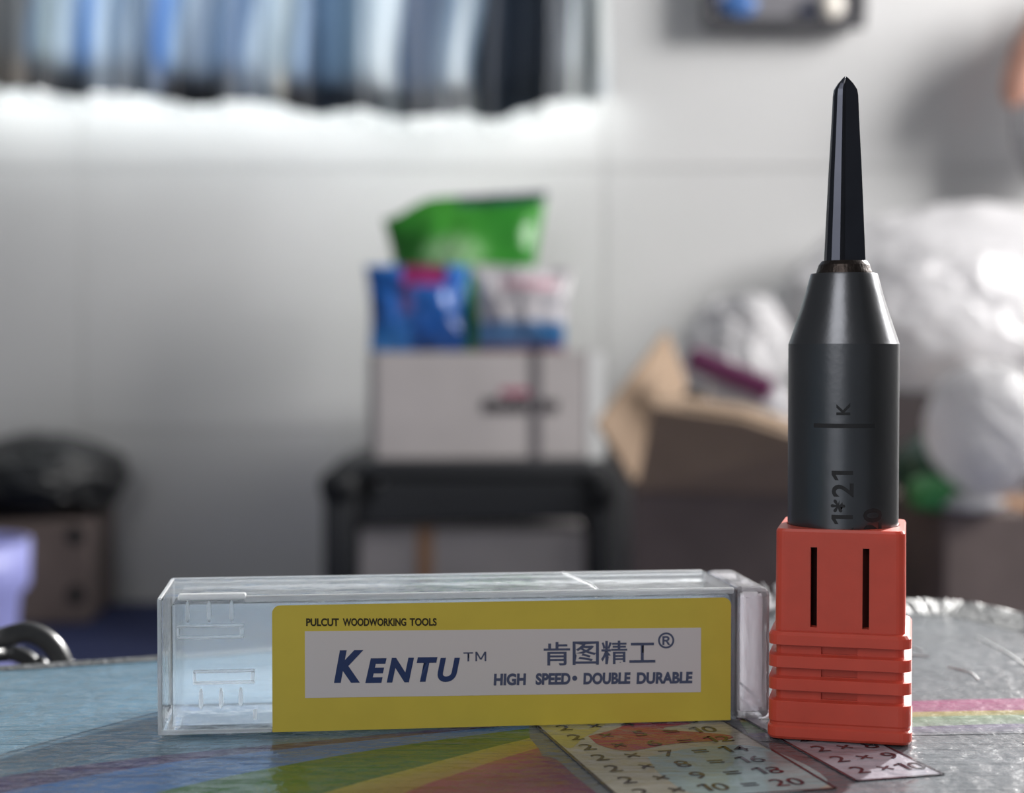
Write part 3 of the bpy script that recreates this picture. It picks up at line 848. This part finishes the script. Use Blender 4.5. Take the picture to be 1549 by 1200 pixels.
sbox('end_grip', 482, 540, YS - 0.01, YS + 0.06, Zp(762), Zp(712), M['blackd'], 0.014)
sbox('end_grip', 890, 930, YS - 0.01, YS + 0.06, Zp(770), Zp(715), M['blackd'], 0.010)

def carton(name, loc, rz, sx_, sy_, sz_, m, label, open_=False):
    r = thing(name, loc, rz, label, 'box')
    if open_:
        bm = bmesh.new(); t = 0.004
        box(-sx_ / 2, sx_ / 2, -sy_ / 2, sy_ / 2, 0, t, bm=bm)
        box(-sx_ / 2, sx_ / 2, -sy_ / 2, -sy_ / 2 + t, t, sz_, bm=bm); box(-sx_ / 2, sx_ / 2, sy_ / 2 - t, sy_ / 2, t, sz_, bm=bm)
        box(-sx_ / 2, -sx_ / 2 + t, -sy_ / 2 + t, sy_ / 2 - t, t, sz_, bm=bm); box(sx_ / 2 - t, sx_ / 2, -sy_ / 2 + t, sy_ / 2 - t, t, sz_, bm=bm)
    else:
        bm = box(-sx_ / 2, sx_ / 2, -sy_ / 2, sy_ / 2, 0, sz_, 0.003, 2)
    obj('carton_body', bm, m, r)
    return r
uc = carton('lower_carton', (X(714, 1.71), 1.80, 0.006), 0, X(886, 1.71) - X(542, 1.71), 0.18, 0.126, M['carton_w'], 'white carton with a brown tape strip, tucked under the black stool')
obj('tape_strip', box(X(630, 1.71) - X(714, 1.71), X(655, 1.71) - X(714, 1.71), -0.0915, -0.0895, 0.001, 0.126), M['tape'], uc)
obj('tape_strip', box(X(630, 1.71) - X(714, 1.71), X(655, 1.71) - X(714, 1.71), -0.0915, 0.09, 0.1255, 0.1272), M['tape'], uc)

ch = Zp(533, 1.70) - zs
wc = carton('white_carton', (X(726, 1.80), 1.85, zs), math.radians(7), 0.252, 0.20, ch, M['carton_w'], 'white printed carton standing on the black stool under the snack bags')
fy = -0.1005
obj('strap', box(0.045, 0.056, fy - 0.0008, fy + 0.001, 0.0, ch), M['gtape'], wc)
obj('strap', box(0.045, 0.056, fy - 0.0008, 0.1, ch - 0.0005, ch + 0.0008), M['gtape'], wc)
pb = bmesh.new()
rr = random.Random(3)
x = -0.008
while x < 0.072:
    wdt = rr.uniform(0.006, 0.012)
    box(x, x + wdt, fy - 0.0006, fy + 0.0006, 0.051, 0.051 + rr.uniform(0.012, 0.018), bm=pb); x += wdt + 0.0015
obj('printed_words', pb, M['print_d'], wc)
obj('printed_mark', box(0.012, 0.042, fy - 0.0007, fy + 0.0006, 0.070, 0.077), M['print_p'], wc)
obj('lit_edge_strip', box(0.108, 0.1265, fy - 0.0008, fy + 0.001, 0.0, ch), M['frame'], wc)  # white strip paints the light caught by the carton's right edge
obj('lid_flap', box(-0.126, 0.126, -0.1, 0.0, ch, ch + 0.0007), M['carton_w'], wc)

# ------------------------------------------------------------------ snack bags on the carton
def pouch(name, loc, rz, tilt, wt, wb_, h, d, label, fn, seed, top=None, rough=0.28):
    """flat-sealed pillow bag; wt, wb_ widths at top and bottom, fn(u, v) colour"""
    r = thing(name, loc, rz, label, 'snack bag')
    nu, nv = 30, 26
    vv, ff, cc = [], [], []
    rn = random.Random(seed); ox = rn.uniform(0, 50)
    for side in (-1, 1):
        b0 = len(vv)
        for j in range(nv + 1):
            tv = j / nv
            for i in range(nu + 1):
                tu = i / nu
                wd = wb_ + (wt - wb_) * tv
                pinch = 1 - 0.06 * math.sin(PI * tv)
                x = (tu - 0.5) * wd * pinch
                z = tv * h + (top(tu) * tv * tv if top else 0)
                bulge = max(0, 1 - abs(2 * tu - 1) ** 2.2) ** 0.6 * max(0, math.sin(PI * min(1, max(0, (tv - 0.06) / 0.88)))) ** 0.6
                y = side * (0.0008 + d / 2 * bulge) + 0.006 * noise.noise(Vector((tu * 5 + ox, tv * 5, 0.3)))
                y += side * 0.004 * bulge * noise.noise(Vector((tu * 9 + ox, tv * 7, side * 3)))
                y += 0.002 * math.sin(tu * 70) * (1 if tv < 0.06 or tv > 0.94 else 0)
                vv.append((x, y - z * math.tan(-tilt) * 0, z)); cc.append(lin(*fn(tu, tv)))
        for j in range(nv):
            for i in range(nu):
                a = b0 + j * (nu + 1) + i
                q = (a, a + 1, a + nu + 2, a + nu + 1)
                ff.append(q if side < 0 else q[::-1])
    n1 = (nu + 1) * (nv + 1)
    bord = [j * (nu + 1) for j in range(nv + 1)]
    rgt = [j * (nu + 1) + nu for j in range(nv + 1)]
    for L_, s in ((bord, 1), (rgt, -1)):
        for a, b in zip(L_, L_[1:]):
            ff.append((a, b, b + n1, a + n1) if s > 0 else (a, a + n1, b + n1, b))
    tp = [nv * (nu + 1) + i for i in range(nu + 1)]
    for a, b in zip(tp, tp[1:]): ff.append((a, b, b + n1, a + n1))
    for a in range(nu): ff.append((a, a + n1, a + 1 + n1, a + 1))
    me = bpy.data.meshes.new('bag_film'); me.from_pydata(vv, [], ff); setcol(me, lambda i, c: cc[i])
    mobj('bag_film', me, mat(name + ' film', (1, 1, 1), rough, attr='Col', bump=0.5, bump_scale=40), r, True)
    r.rotation_euler = (tilt, 0, rz)
    return r
def sm(a, b, x):
    t = max(0, min(1, (x - a) / (b - a))); return t * t * (3 - 2 * t)
def mixc(a, b, t): return tuple(p + (q - p) * t for p, q in zip(a, b))
def green(u, v):
    c = mixc((44, 128, 40), (70, 160, 56), 0.5 + 0.5 * math.sin(u * 9 + v * 5))
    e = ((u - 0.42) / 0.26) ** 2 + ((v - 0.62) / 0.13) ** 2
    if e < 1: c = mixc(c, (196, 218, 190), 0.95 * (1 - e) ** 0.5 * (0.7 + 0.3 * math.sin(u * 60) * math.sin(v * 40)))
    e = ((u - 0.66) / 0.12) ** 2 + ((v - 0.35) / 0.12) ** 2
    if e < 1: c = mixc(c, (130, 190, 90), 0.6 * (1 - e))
    if v > 0.955 and u > 0.45: c = (34, 44, 74)
    return c
def blue(u, v):
    c = mixc((30, 96, 178), (70, 150, 226), sm(0.45, 0.0, v) * sm(0.6, 0.25, u))
    c = mixc(c, (28, 78, 150), sm(0.4, 0.5, u) * sm(0.6, 0.3, v))
    if v > 0.74 and 0.34 < u < 0.80: c = (134, 36, 92)
    if v > 0.93: c = mixc(c, (96, 150, 214), 0.6) if not 0.34 < u < 0.8 else c
    if 0.45 < v <= 0.74 and 0.30 < u < 0.44: c = (92, 70, 130)
    return c
def white(u, v):
    c = (206, 202, 206)
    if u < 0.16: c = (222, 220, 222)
    if v < 0.32: c = (104, 152, 206) if u < 0.72 else (50, 100, 150)
    if v < 0.07: c = (150, 66, 90)
    if 0.70 < v < 0.84 and 0.30 < u < 0.88: c = mixc((182, 96, 122), (206, 190, 196), 0.5 + 0.5 * math.sin(u * 70))
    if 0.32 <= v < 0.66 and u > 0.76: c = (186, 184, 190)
    return c
zt = zs + ch + 0.0010
sg = 1.84 / FPX
pouch('snack_bag', (X(703, 1.84), 1.855, zt), 0, math.radians(-4), 252 * sg, 196 * sg, (532 - 300) * sg, 0.05, 'bright green snack bag with a dark top edge, standing behind the other two bags', green, 1, top=lambda u: -0.022 * sm(0.32, 0.0, u) + 0.010 * u)
sb = 1.775 / FPX
pouch('snack_bag', (X(631, 1.775), 1.785, zt), math.radians(3), math.radians(-5), 160 * sb, 146 * sb, 132 * sb, 0.04, 'blue snack bag with a magenta patch, front left on the white carton', blue, 2)
pouch('snack_bag', (X(788, 1.775), 1.785, zt), math.radians(-6), math.radians(-5), 158 * sb, 132 * sb, 134 * sb, 0.045, 'white snack bag with red lettering and blue lower band, front right on the carton', white, 5, top=lambda u: -0.006 * u)

# ------------------------------------------------------------------ open cardboard box
YO = 1.42
hz = Zp(735, YO) - 0.006
ob = carton('open_carton', (X(1118, YO) + 0.015, YO + 0.13, 0.006), math.radians(-14), 0.17, 0.19, hz, M['kraftd'], 'open brown cardboard box with raised flaps, between the snack bags and the plastic heap', True)
def flap(name, pts, t, m, parent):
    """a board of thickness t through 3D corner points in order"""
    P = [Vector(p) for p in pts]
    n = (P[1] - P[0]).cross(P[2] - P[0]).normalized() * t
    bm = bmesh.new()
    a = [bm.verts.new(p) for p in P]; b = [bm.verts.new(p + n) for p in P]
    bm.faces.new(a); bm.faces.new(b[::-1])
    for i in range(len(P)):
        j = (i + 1) % len(P); bm.faces.new((a[j], a[i], b[i], b[j]))
    return obj(name, bm, m, parent)
flap('flap', [(-0.083, -0.092, hz - 0.008), (-0.083, 0.085, hz - 0.008), (-0.062, 0.075, hz + 0.090), (-0.072, 0.01, hz + 0.138), (-0.120, -0.095, hz + 0.052)], 0.005, M['kraft'], ob)
flap('flap', [(-0.080, -0.096, hz - 0.006), (0.083, -0.096, hz - 0.006), (0.090, -0.128, hz + 0.040), (0.02, -0.130, hz + 0.062), (-0.060, -0.126, hz + 0.072)], 0.006, M['kraft'], ob)
flap('flap', [(-0.058, -0.124, hz + 0.074), (0.02, -0.128, hz + 0.064), (0.088, -0.126, hz + 0.042), (0.082, -0.100, hz + 0.050), (0.02, -0.102, hz + 0.069), (-0.050, -0.098, hz + 0.078)], 0.004, M['kraft'], ob)
flap('flap', [(0.083, -0.085, hz - 0.006), (0.083, 0.085, hz - 0.006), (0.105, 0.075, hz + 0.05), (0.105, -0.075, hz + 0.04)], 0.005, M['kraft'], ob)
flap('flap', [(-0.08, 0.093, hz - 0.006), (0.08, 0.093, hz - 0.006), (0.075, 0.108, hz + 0.05), (-0.075, 0.108, hz + 0.05)], 0.005, M['kraft'], ob)

def crumple(name, c, rad, amp, freq, seed, sub, m, label, cat, floor=None, group=None, sharp=0.5, parent=None):
    bm = bmesh.new()
    bmesh.ops.create_icosphere(bm, subdivisions=sub, radius=1)
    off = Vector((seed * 7.1, seed * 3.3, seed * 1.7))
    for v_ in bm.verts:
        p = v_.co.normalized()
        nz = noise.noise(p * freq * 0.6 + off)
        rg = (1 - abs(noise.noise(p * freq + off * 2))) ** 2 - 0.5
        r2 = (1 - abs(noise.noise(p * freq * 2.3 + off))) ** 3 - 0.4
        k = 1 + amp * (nz * 0.9 + rg * sharp + r2 * 0.3)
        q = Vector((p.x * rad[0], p.y * rad[1], p.z * rad[2])) * k
        if floor is not None and q.z < floor: q.z = floor + (q.z - floor) * 0.04
        v_.co = q
    o = obj(name, bm, m, parent, True, c)
    if label: tag(o, label, cat, group)
    return o
def px_blob(u0, u1, v0, v1, Y):
    a, b = at(u0, v1, Y), at(u1, v0, Y)
    return (a + b) / 2, (b.x - a.x) / 2, (b.z - a.z) / 2
M['film'] = film('white plastic film', (0.90, 0.89, 0.91), clear=0.06, rough=0.14, milky=0.4)
M['film2'] = film('clear crumpled film', (0.80, 0.80, 0.84), clear=0.40, rough=0.10, milky=0.5)
M['film3'] = film('grey plastic film', (0.48, 0.47, 0.50), clear=0.25, rough=0.2, milky=0.4)
M['purple'] = mat('dark magenta cover', lin(112, 38, 88), 0.4)
c, rx, rz = px_blob(1064, 1210, 560, 720, 1.545)
crumple('plastic_wrap', c, (rx, 0.05, rz), 0.25, 2.2, 11, 5, M['film2'], 'clear crumpled plastic wrap stuffed in the open cardboard box', 'plastic wrap')
pa_, pb_ = at(1042, 540, 1.51), at(1166, 592, 1.50)
dv = (pb_ - pa_); ln = dv.length
bm = box(-ln / 2, ln / 2, -0.014, 0.014, -0.011, 0.011, 0.004, 2)
pu = obj('purple_case', bm, M['purple'])
pu.location = (pa_ + pb_) / 2; pu.rotation_euler = (0, -math.asin(dv.z / ln) , math.atan2(dv.y, dv.x))
tag(pu, 'long dark magenta case lying slanted across the open cardboard box', 'case')

# ------------------------------------------------------------------ right-hand stack and plastic heap
YR = 1.45
kb = carton('brown_carton', (X(1520, YR + 0.15), YR + 0.15, 0.006), math.radians(2), 0.20, 0.26, Zp(778, YR) - 0.006, M['kraftd'], 'dark brown closed carton at the right, under the green and white bags')
ztop = Zp(778, YR)
obj('tape_strip', box(-0.02, 0.02, -0.1312, 0.13, ztop - 0.0065, ztop - 0.0050), M['tape'], kb)
M['green'] = mat('dark green plastic', lin(30, 84, 66), 0.4, noise_scale=12, noise_amt=0.3)
M['lgreen'] = mat('bright green cloth', lin(76, 160, 92), 0.5)
M['brown'] = mat('dark brown crate', lin(62, 54, 56), 0.6)
c, rx, rz = px_blob(1368, 1490, 652, 772, 1.58)
crumple('green_bag', Vector((c.x, 1.585, c.z)), (rx + 0.006, 0.07, rz), 0.10, 1.6, 4, 4, M['green'], 'dark green stuffed bag on the brown carton, beside the shank', 'bag', floor=-rz * 0.9)
c, rx, rz = px_blob(1372, 1446, 722, 776, 1.49)
crumple('green_cloth', Vector((c.x, 1.49, c.z)), (rx, 0.03, rz), 0.2, 2.4, 9, 4, M['lgreen'], 'small bright green bundle in front of the dark green bag', 'bundle', floor=-rz * 0.8)
c, rx, rz = px_blob(1428, 1520, 752, 782, 1.46)
crumple('plastic_scrap', Vector((c.x, 1.47, c.z + 0.002)), (rx, 0.02, rz), 0.25, 2.4, 14, 4, M['film'], 'flat pale plastic scrap on the carton edge below the white bag', 'plastic scrap', floor=-rz * 0.7)
z1 = Zp(596, 1.74)
bc = carton('tall_carton', (0.535, 1.885, 0.006), 0, 0.66, 0.28, z1 - 0.006, M['brown'], 'tall dark brown carton at the back wall that carries the plastic heap')
obj('tape_strip', box(-0.33, 0.33, -0.02, 0.02, z1 - 0.0062, z1 - 0.0048), M['tape'], bc)
def on(c, rz_): return Vector((c.x, c.y, z1 + rz_ * 0.80))
crumple('plastic_bag', on(at(1425, 500, 1.803), 0.090), (0.142, 0.066, 0.090), 0.22, 1.9, 2, 6, M['film'], 'large white crumpled plastic bag forming the body of the heap', 'plastic bag', floor=-0.070)
crumple('plastic_bag', on(at(1490, 420, 1.962), 0.125), (0.245, 0.062, 0.125), 0.16, 1.7, 6, 6, M['film'], 'tall white crumpled plastic bag at the back of the heap', 'plastic bag', floor=-0.096)
crumple('plastic_bag', on(at(1118, 510, 1.80), 0.062), (0.062, 0.05, 0.062), 0.25, 2.2, 3, 6, M['film'], 'small glinting crumpled plastic bag at the left foot of the heap', 'plastic bag', floor=-0.048)
crumple('plastic_bag', at(1526, 655, 1.42) + Vector((0, 0.06, 0)), (0.056, 0.05, 0.062), 0.14, 1.8, 8, 6, M['film'], 'round white knotted plastic bag on the brown carton at the right edge', 'plastic bag', floor=-0.060)
M['pink'] = mat('pink and orange cloth', lin(224, 170, 150), 0.7, noise_scale=14, noise_amt=0.3)
sk = crumple('plastic_sack', at(1650, 110, 1.975), (0.080, 0.045, 0.150), 0.12, 1.3, 12, 5, M['film3'], 'tall grey plastic sack holding pink cloth, leaning on top of the heap', 'plastic sack')
sk.rotation_euler.y = math.radians(24)
crumple('cloth', Vector((-0.080, -0.032, 0.0)), (0.026, 0.022, 0.085), 0.15, 1.5, 15, 5, M['pink'], None, None, parent=sk)['label'] = 'pink orange cloth'

# ------------------------------------------------------------------ left side: carton, black bag, lilac pail
M['bbag'] = mat('black plastic bag', lin(30, 32, 35), 0.38, noise_scale=20, noise_amt=0.3)
YL = 1.85
lc = carton('brown_carton', (X(20, YL), YL + 0.09, 0.006), math.radians(4), X(122, YL) - X(-80, YL), 0.17, Zp(790, YL) - 0.006, M['kraftd'], 'brown carton with dark punched holes on the left, under the black bag')
for z in (Zp(812, YL), Zp(902, YL)):
    bm = lathe([(0, 0), (1, 0), (1, 1), (0, 1)], 20)
    for v_ in bm.verts: v_.co = Vector((0.062 + v_.co.x * 0.010, -0.0845 - 0.002 * v_.co.z, z - 0.006 + v_.co.y * 0.011))
    obj('punched_hole', bm, M['blackd'], lc)
c, rx, rz = px_blob(-110, 168, 662, 806, YL)
crumple('black_bag', Vector((c.x, YL + 0.085, c.z)), (rx * 0.96, 0.10, rz * 0.98), 0.16, 2.2, 5, 6, M['bbag'], 'stuffed black plastic bag sitting on the brown carton at the left edge', 'bag', floor=-rz * 0.72)
M['lilac'] = mat('lilac plastic', lin(168, 172, 236), 0.4)
YP = 1.15
pl = thing('pail', (X(-75, YP), YP, 0.006), 0, 'lilac plastic pail with a flared rim at the left edge behind the table', 'pail')
rr_ = X(28, YP) - X(-75, YP); hp = Zp(818, YP) - 0.006
obj('pail_body', lathe([(0, 0), (rr_ * 0.72, 0), (rr_ * 0.74, 0.004), (rr_ * 0.96, hp * 0.78), (rr_ * 1.10, hp * 0.82), (rr_ * 1.12, hp), (rr_ * 1.06, hp), (rr_ * 0.9, hp * 0.8), (rr_ * 0.7, 0.006), (0, 0.006)], 40), M['lilac'], pl, True)
